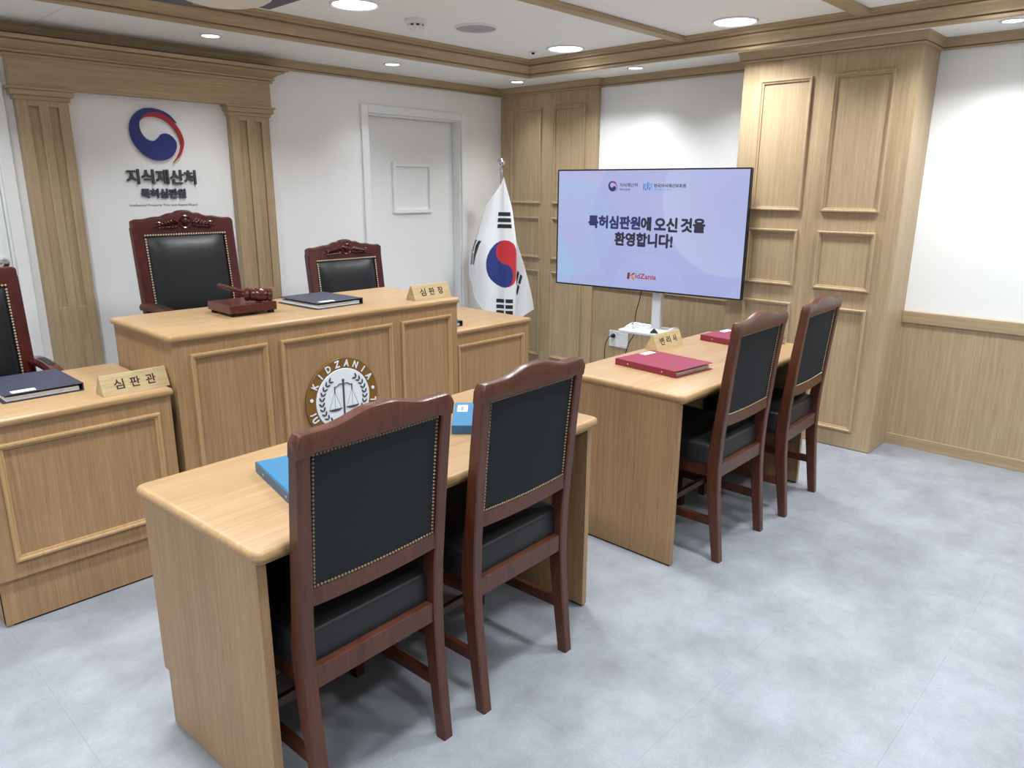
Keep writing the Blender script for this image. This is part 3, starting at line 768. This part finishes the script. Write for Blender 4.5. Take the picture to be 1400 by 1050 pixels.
binder('ring_binder', 'dark navy ring binder on the low bench near its slanted name plate', 'navy', .876, 3.47, ZL, PI+.0, group='dark navy ring binders')
binder('ring_binder', 'dark navy ring binder on the tall bench beside the gavel', 'navy', 2.164, 3.44, ZM, PI+.05, group='dark navy ring binders')
binder('ring_binder', 'dark navy ring binder on the low bench in front of the flag', 'navy', 2.872, 3.45, ZL, PI, w=.18, group='dark navy ring binders')
binder('ring_binder', 'light blue ring binder on the table corner beside the first dark chair', 'blue', .880, 1.575, ZT1, -.19, spine='blue_dk')['label'] = 'light blue ring binder on the counsel table, before the emblem-facing chair'
binder('ring_binder', 'light blue ring binder glimpsed between the two chairs', 'blue', 1.797, 1.516, ZT1, math.radians(45), spine='blue_dk')
binder('ring_binder', 'maroon ring binder lying closest to the wooden table name plate', 'maroon', 2.738, 1.618, ZT1, -.1, d=.345)['label'] = 'maroon ring binder on the bare table end away from the pier'
binder('ring_binder', 'maroon ring binder half hidden behind a chair back near the television', 'maroon', 3.535, 1.63, ZT1, -.10, d=.345)

def name_plate(label, text, x, y, z, rz=0.0, fit=(.15, .034), face=None):
    """triangular prism, lettering on the face towards -y; origin near left bottom corner"""
    t = thing('name_plate', label, 'name plate', (x, y, z), rz, 'wooden triangular name plates')
    L, D, H = .250, .078, .075; ya = .034
    bm = bmesh.new(); prism(bm, [(0, 0), (D, 0), (ya+.004, H), (ya-.002, H)], 'x', 0, L); bevel_all(bm, .0012, 1); obj('block', bm, 'plate', t)
    ang = math.atan2(H, ya-.002); cx, cz = L/2, H*.50
    nrm = Vector((0, -math.sin(ang), math.cos(ang)))
    p = Vector((cx, (ya-.002)*.50, cz)) + nrm*.0002
    chs = text.split()
    for k, ch in enumerate(chs):
        obj('letter', text_mesh(ch, .036, .038, .0008, .0006), 'burn', t, loc=p+Vector((.060*(k-1), 0, 0)), rot=(ang, 0, 0))
    return t
name_plate('slanted wooden name plate on the low bench by the tall bench corner', '심 판 관', .892, 2.965, ZL, .035)
name_plate('slanted wooden name plate on the tall bench end near the door', '심 판 장', 2.424, 2.986, ZM+.0008, .0)
name_plate('slanted wooden name plate on the table with maroon binders', '변 리 사', 3.165, 1.985, ZT1, .0)

t = thing('sounding_block', 'square dark red wooden sounding block on small feet', 'sounding block', (1.63, 3.283, ZM))
bm = bmesh.new(); box(bm, -.114, .114, -.113, .113, .013, .052, .003); obj('block', bm, 'rosewood', t)
for sx in (-1, 1):
    for sy in (-1, 1): obj('foot', B(sx*.092-.011, sx*.092+.011, sy*.092-.011, sy*.092+.011, 0, .0132), 'dark', t)
t = thing('gavel', 'dark red turned wooden gavel lying on its sounding block', 'gavel', (1.675, 3.205, ZM+.0850))
ax = Vector((.88, -.46, -.05)).normalized()
rot = ax.to_track_quat('Z', 'Y').to_matrix().to_4x4()
bm = bmesh.new(); lathe(bm, [(0, -.062), (.022, -.062), (.027, -.056), (.027, -.042), (.023, -.038), (.027, -.034), (.025, -.02), (.029, -.012), (.029, .012), (.025, .02), (.027, .034), (.023, .038), (.027, .042), (.027, .056), (.022, .062), (0, .062)], 24, rot @ Matrix.Diagonal((1.1, 1.1, 1.0, 1))); obj('head', bm, 'rosewood', t, True)
bm = bmesh.new(); tube(bm, smooth_pts([(0, 0, 0), (-.02, .06, .006), (-.045, .14, .014), (-.072, .225, .026), (-.075, .235, .0265)], 6), [.008]*12+[.011]*12+[.008], 12); obj('handle', bm, 'rosewood', t, True)

# ================================================================== TELEVISION AND ITS STAND
TH = math.radians(-84.053); TC = Vector((4.369, 2.899, 1.268))
tv = thing('television', 'large flat television showing a Korean welcome slide', 'television', TC, TH)
obj('casing', B(-.716, .716, .001, .035, -.4095, .4095, bev=.004), 'black', tv)
obj('rear_housing', B(-.45, .45, .035, .06, -.3, .2, bev=.008), 'black', tv)
bm = bmesh.new(); panel_frame(bm, (-.717, .0012, -.4105), (1, 0, 0), (0, 0, 1), (0, -1, 0), 1.434, .821, [(0, 0), (0, .005), (.009, .005), (.010, 0)]); obj('bezel', bm, 'black', tv)
def screen_mat():
    m = bpy.data.materials.new('welcome slide'); m.use_nodes = True
    nt = m.node_tree; b = nt.nodes['Principled BSDF']
    b.inputs['Base Color'].default_value = (.01, .01, .012, 1); b.inputs['Roughness'].default_value = .35
    tc = nt.nodes.new('ShaderNodeTexCoord'); sep = nt.nodes.new('ShaderNodeSeparateXYZ'); nt.links.new(tc.outputs['Object'], sep.inputs[0])
    def mth(op, *a):
        q = nt.nodes.new('ShaderNodeMath'); q.operation = op
        for i, v in enumerate(a):
            if isinstance(v, (int, float)): q.inputs[i].default_value = v
            else: nt.links.new(v, q.inputs[i])
        return q.outputs[0]
    def mix(f, A, Bc):
        x = nt.nodes.new('ShaderNodeMix'); x.data_type = 'RGBA'
        for s, v in (('Factor', f), ('A', A), ('B', Bc)):
            if isinstance(v, (int, float, tuple)): x.inputs[s].default_value = v
            else: nt.links.new(v, x.inputs[s])
        return x.outputs['Result']
    X, Zc = sep.outputs[0], sep.outputs[2]
    col = mix(mth('MULTIPLY_ADD', Zc, 1.0, .5), rgb(178, 186, 236), rgb(192, 194, 238))
    for cx, cz, r, c, f in ((-.60, .0, .36, rgb(176, 200, 240), .75), (.62, .22, .50, rgb(202, 212, 246), .75), (.20, .06, .62, rgb(166, 178, 238), .35), (-.82, -.28, .26, rgb(166, 204, 240), .6), (.05, -.45, .30, rgb(184, 200, 244), .35)):
        dx = mth('SUBTRACT', X, cx); dz = mth('SUBTRACT', Zc, cz)
        d = mth('SQRT', mth('ADD', mth('MULTIPLY', dx, dx), mth('MULTIPLY', dz, dz)))
        mr = nt.nodes.new('ShaderNodeMapRange'); mr.inputs['From Min'].default_value = r; mr.inputs['From Max'].default_value = r-.02
        nt.links.new(d, mr.inputs['Value'])
        grad = mth('MULTIPLY', mr.outputs['Result'], mth('MINIMUM', mth('DIVIDE', d, r), 1.0))
        col = mix(mth('MULTIPLY', grad, f), col, c)
    nt.links.new(col, b.inputs['Emission Color']); b.inputs['Emission Strength'].default_value = 0.86/2**EXPO
    return m
scr = obj('screen', B(-.708, .708, -.0015, .0005, -.4015, .4015), screen_mat(), tv)
def glow(name, r, g, b_): return emit(name, rgb(r, g, b_), .8/2**EXPO)
M['s_navy'] = glow('slide navy', 40, 44, 112); M['s_black'] = glow('slide black', 34, 36, 62); M['s_red'] = glow('slide red', 176, 34, 52)
M['s_mar'] = glow('slide maroon', 130, 26, 64); M['s_or'] = glow('slide orange', 226, 150, 60); M['s_blu'] = glow('slide blue', 60, 130, 214); M['s_lb'] = glow('slide light blue', 96, 176, 232); M['s_grey'] = glow('slide grey', 92, 94, 124)
def stext(body, x0, x1, z0, z1, mat, bold=0.0):
    obj('slide_text', text_mesh(body, x1-x0, z1-z0, .0006, bold), mat, scr, loc=((x0+x1)/2, -.0016, (z0+z1)/2), rot=UP)
stext('특허심판원', -.443, -.034, .010, .093, 's_navy', .0046)
stext('에', -.024, .048, .006, .092, 's_black', .0046)
stext('오신', .078, .242, .004, .092, 's_black', .0046)
stext('것을', .272, .436, .006, .092, 's_black', .0046)
stext('환영합니다!', -.224, .213, -.104, -.016, 's_black', .0046)
stext('지식재산처', -.203, -.066, .292, .317, 's_grey', .0008)
stext('특허심판원', -.203, -.122, .268, .281, 's_grey', .0004)
stext('한국지식재산보호원', .058, .287, .289, .312, 's_grey', .0010)
stext('공익변리사센터', .060, .186, .268, .281, 's_lb', .0002)
bm = text_mesh('idZania', .158, .034, .0006, .0010); obj('slide_text', bm, 's_red', scr, loc=(.029, -.0016, -.308), rot=UP)
bm = bmesh.new(); flat_poly(bm, [(-.116, -.334), (-.112, -.29), (-.092, -.288), (-.096, -.334)], 0, .0006); obj('slide_mark', bm, 's_mar', scr, loc=(0, -.0016, 0), rot=UP)
bm = bmesh.new(); flat_poly(bm, [(-.092, -.308), (-.066, -.288), (-.050, -.288), (-.078, -.312)], 0, .0007); obj('slide_mark', bm, 's_red', scr, loc=(0, -.0016, 0), rot=UP)
bm = bmesh.new(); flat_poly(bm, [(-.090, -.312), (-.076, -.302), (-.052, -.334), (-.070, -.336)], 0, .0008); obj('slide_mark', bm, 's_or', scr, loc=(0, -.0016, 0), rot=UP)
ks = .073/.3092
for nm, pl, mt in (('slide_mark', blue, 's_navy'), ('slide_mark', red, 's_red')):
    bm = bmesh.new(); flat_poly(bm, smooth_pts([(x*ks, y*ks, 0) for x, y in sgn(pl)], 3, True), 0, .0006 if mt == 's_navy' else .0008); obj(nm, bm, mt, scr, loc=(-.257, -.0016, .294), rot=UP)
for x, z0, z1, mt in ((-.017, .273, .313, 's_blu'), (-.002, .290, .316, 's_lb'), (-.002, .268, .283, 's_blu'), (.012, .278, .322, 's_blu'), (.026, .298, .318, 's_lb'), (.026, .270, .290, 's_blu'), (.040, .283, .318, 's_lb')):
    bm = bmesh.new(); flat_poly(bm, [(x-.0042, z0), (x+.0042, z0), (x+.0042, z1), (x-.0042, z1)], 0, .0006); obj('slide_mark', bm, mt, scr, loc=(0, -.0016, 0), rot=UP)

sd = thing('television_stand', 'white metal television stand with a small device shelf', 'television stand', (4.478, 2.83, 0), TH)
bm = bmesh.new(); slab(bm, -.035, .035, -.022, .022, .012, [(.03, 0), (1.42, 0)]); obj('pole', bm, 'plastic', sd, True)
obj('mount_plate', B(-.12, .12, -.034, -.020, 1.1, 1.42, bev=.003), 'plastic', sd)
for s in (-1, 1): obj('mount_arm', B(s*.11-.015, s*.11+.015, -.036, -.020, 1.0, 1.45, bev=.003), 'plastic', sd)
bm = bmesh.new(); slab(bm, -.165, .165, -.27, .03, .03, [(.582, .006), (.588, 0), (.600, 0), (.600, .004), (.594, .006)]); sh = obj('shelf', bm, 'plastic', sd, True)
for s in (-1, 1):
    bm = bmesh.new(); tube(bm, smooth_pts([(s*.16, .02, .60), (s*.16, -.02, .615), (s*.16, -.08, .617), (s*.16, -.16, .602)], 5), .004, 8); obj('rim_wire', bm, 'plastic', sh, True)
obj('shelf_bracket', B(-.04, .04, -.05, -.015, .55, .583, bev=.003), 'plastic', sd)
bm = bmesh.new(); slab(bm, -.36, .36, -.03, .03, .02, [(.025, .003), (.03, 0), (.055, 0), (.06, .003)]); obj('base_bar', bm, 'plastic', sd, True)
for s in (-1, 1):
    obj('base_foot', B(s*.36-.03, s*.36+.03, -.28, .26, .03, .058, bev=.006), 'plastic', sd)
    for yy in (-.25, .23):
        bm = bmesh.new(); lathe(bm, [(0, -.012), (.02, -.012), (.028, -.006), (.028, .006), (.02, .012), (0, .012)], 16, Matrix.Translation((s*.36, yy, .028)) @ Matrix.Rotation(PI/2, 4, 'Y')); obj('caster', bm, 'black', sd, True)
RT = Matrix.Rotation(TH, 4, 'Z'); SL = Vector((4.478, 2.83, 0))
def sw(x, y, z): return SL + RT @ Vector((x, y, z))
# bundle of white leads and a black adapter on the shelf
p0 = sw(-.05, -.12, .595)
t = thing('coiled_lead', 'coiled white lead heaped on the stand shelf', 'cable', p0, TH)
bm = bmesh.new()
pts = [(.062*math.cos(a*.9)*(1-.02*math.sin(a*3)), .036*math.sin(a*.9), .006+.0016*a+.003*math.sin(a*2.3)) for a in [k*.3 for k in range(70)]]
tube(bm, pts, .0042, 7); obj('loops', bm, 'plastic', t, True)
obj('white_plug', B(-.095, -.06, -.03, .0, .0015, .024, bev=.004), 'plastic', t)
p0 = sw(.085, -.20, .595)
t = thing('wedge_adapter', 'small black wedge adapter on the edge of the stand shelf', 'adapter', p0, TH+.5)
bm = bmesh.new(); prism(bm, [(-.028, .0006), (.028, .0006), (.004, .026), (-.004, .026)], 'y', -.02, .02); obj('case', bm, 'black', t)
obj('cord_grommet', B(-.006, .006, .02, .03, .002, .012, bev=.002), 'black', t)

# wall outlet, plug and cords
t = thing('wall_outlet', 'white double wall outlet below the television', 'outlet', (XW-.012, 3.42, .37))
obj('cover_plate', B(-.010, -.0005, -.092, .092, -.066, .066, bev=.003), 'plastic', t)
obj('blank_insert', B(-.0125, -.0095, -.080, -.006, -.052, .052, bev=.001), 'plastic', t)
for z in (.025, -.027):
    bm = bmesh.new(); lathe(bm, [(.021, 0), (.023, .003), (.019, .004), (.018, -.004), (0, -.006)], 24, Matrix.Translation((-.0095, .045, z)) @ Matrix.Rotation(-PI/2, 4, 'Y'), caps=False); obj('socket', bm, 'plastic', t, True)
    for dy in (-.008, .008):
        bm = bmesh.new(); lathe(bm, [(.0025, 0), (.0025, .001)], 8, Matrix.Translation((-.0045, .045+dy, z)) @ Matrix.Rotation(-PI/2, 4, 'Y')); obj('pin_hole', bm, 'dark', t)
t = thing('power_plug', 'round black power plug in the wall outlet with drooping cord', 'plug', (XW-.0225, 3.465, .395))
bm = bmesh.new(); lathe(bm, [(0, .0), (.017, .0), (.018, .012), (.014, .026), (.008, .034), (0, .034)], 18, Matrix.Rotation(-PI/2, 4, 'Y')); obj('body', bm, 'black', t, True)
bm = bmesh.new(); tube(bm, smooth_pts([(-.03, 0, 0), (-.05, .02, -.015), (-.045, .05, -.09), (-.04, .055, -.22), (-.05, .04, -.34), (-.10, -.05, -.392), (-.25, -.30, -.392)], 8), .0035, 8); obj('cord', bm, 'black', t, True)
t = thing('display_cable', 'thin black cord hanging from the television past the stand shelf', 'cable', (4.41, 2.93, .86))
a = Vector((4.41, 2.93, .86))
bm = bmesh.new(); tube(bm, [p-a for p in smooth_pts([(4.425, 2.93, .90), (4.43, 2.945, .80), (4.45, 2.985, .70), (4.46, 3.0, .62), (4.47, 3.01, .52), (4.50, 3.08, .42), (4.53, 3.14, .2), (4.56, 3.1, .01)], 8)], .0035, 8); obj('cord', bm, 'black', t, True)

# ================================================================== FLAG
FX, FY = 4.352, 4.25
t = thing('flag', 'South Korean flag hanging on a chrome-tipped pole in the corner', 'flag', (FX, FY, 0), math.radians(-45))
bm = bmesh.new(); lathe(bm, [(0, 0), (.14, 0), (.14, .02), (.11, .035), (.03, .05), (.025, .09), (0, .09)], 32); obj('base', bm, 'chrome', t, True)
bm = bmesh.new(); lathe(bm, [(.014, .05), (.013, 1.66), (.016, 1.665), (.016, 1.69), (.011, 1.70), (.010, 1.712)], 16); obj('pole', bm, 'chrome', t, True)
bm = bmesh.new(); lathe(bm, [(.010, 1.708), (.02, 1.711), (.030, 1.721), (.036, 1.738), (.036, 1.748), (.030, 1.763), (.018, 1.773), (0, 1.776)], 24); obj('finial', bm, 'chrome', t, True)
def flag_col(u, v):
    """u,v: metres from the flag centre, unfolded flag, D = circle diameter"""
    D = .37; W_, R_, Bl, K = (.86, .88, .91), tuple(rgb(205, 46, 58)[:3]), tuple(rgb(34, 52, 128)[:3]), (.012, .012, .016)
    r = math.hypot(u, v)
    if r < D/2:
        th = math.atan2(.37, .555)                      # the swirl lies along the diagonal
        x = u*math.cos(th)-v*math.sin(th); y = u*math.sin(th)+v*math.cos(th)
        red_ = y > 0
        if math.hypot(x+D/4, y) < D/4: red_ = True
        elif math.hypot(x-D/4, y) < D/4: red_ = False
        return R_ if red_ else Bl
    for sx, sy, bars in ((-1, 1, (1, 1, 1)), (1, 1, (0, 1, 0)), (-1, -1, (1, 0, 1)), (1, -1, (0, 0, 0))):
        dx, dy = sx*.832, sy*.555
        a = u*dx+v*dy; c = abs(-u*dy+v*dx)
        if c > D/4: continue
        a0 = a-(D*.75)
        if 0 <= a0 <= D/3:
            k = a0/(D/8.0); i = int(k)
            if i < 3 and a0-i*D/8 < D/12:
                if not bars[2-i] and c < D/48: return W_
                return K
    return W_
LAT = [(-.62, -.245), (-.45, -.262), (-.37, -.240), (-.29, -.220), (-.25, -.192), (-.19, -.125), (-.08, -.03), (0, .03), (.08, .088), (.14, .118), (.185, .125), (.23, .112), (.29, .118), (.45, .20), (.62, .275)]
DEP = [(-.62, .14), (-.45, .125), (-.37, .10), (-.29, .02), (-.25, -.005), (-.19, -.03), (-.08, -.02), (0, -.05), (.08, -.06), (.14, -.05), (.185, -.01), (.23, .03), (.29, .035), (.45, -.005), (.62, .04)]
def cr_(tab, x):
    n = len(tab)
    for i in range(n-1):
        if x <= tab[i+1][0] or i == n-2:
            x1, p1 = tab[i]; x2, p2 = tab[i+1]; s = (x-x1)/(x2-x1)
            p0 = tab[i-1][1] if i > 0 else p1; p3 = tab[i+2][1] if i < n-2 else p2
            return .5*((2*p1)+(p2-p0)*s+(2*p0-5*p1+4*p2-p3)*s*s+(3*p1-p0-3*p2+p3)*s**3)
nu, nv = 260, 174; FW, FH = 1.11, .74; ca, sa = math.cos(math.radians(56.3)), math.sin(math.radians(56.3))
verts, cols = [], []
for j in range(nv+1):
    for i in range(nu+1):
        u = FW*(i/nu-.5); v = FH*(j/nv-.5)
        a = u*ca+v*sa; b_ = -u*sa+v*ca
        top = max(0.0, min(1.0, (.667-b_)/.5))
        droop = (.33 if a < 0 else .12)*(abs(a)/.616)**3
        L = cr_(LAT, a)*(.35+.65*top) + .012*(1-top); d = cr_(DEP, a)*(.3+.7*top) - .018
        d += .006*math.sin(9*a+7*b_)*top
        verts.append((L, d, .955+b_*1.02-droop)); cols.append(flag_col(u, v))
faces = [(j*(nu+1)+i, j*(nu+1)+i+1, (j+1)*(nu+1)+i+1, (j+1)*(nu+1)+i) for j in range(nv) for i in range(nu)]
me = bpy.data.meshes.new('cloth'); me.from_pydata(verts, [], faces)
ca_ = me.color_attributes.new('flag_print', 'FLOAT_COLOR', 'POINT')
ca_.data.foreach_set('color', [c for col in cols for c in (*col, 1.0)])
for p in me.polygons: p.use_smooth = True
fm = bpy.data.materials.new('flag cloth'); fm.use_nodes = True; nt = fm.node_tree; b_ = nt.nodes['Principled BSDF']
at = nt.nodes.new('ShaderNodeVertexColor'); at.layer_name = 'flag_print'; nt.links.new(at.outputs['Color'], b_.inputs['Base Color'])
b_.inputs['Roughness'].default_value = .6; b_.inputs['Sheen Weight'].default_value = .15
mesh_obj('cloth', me, fm, t)
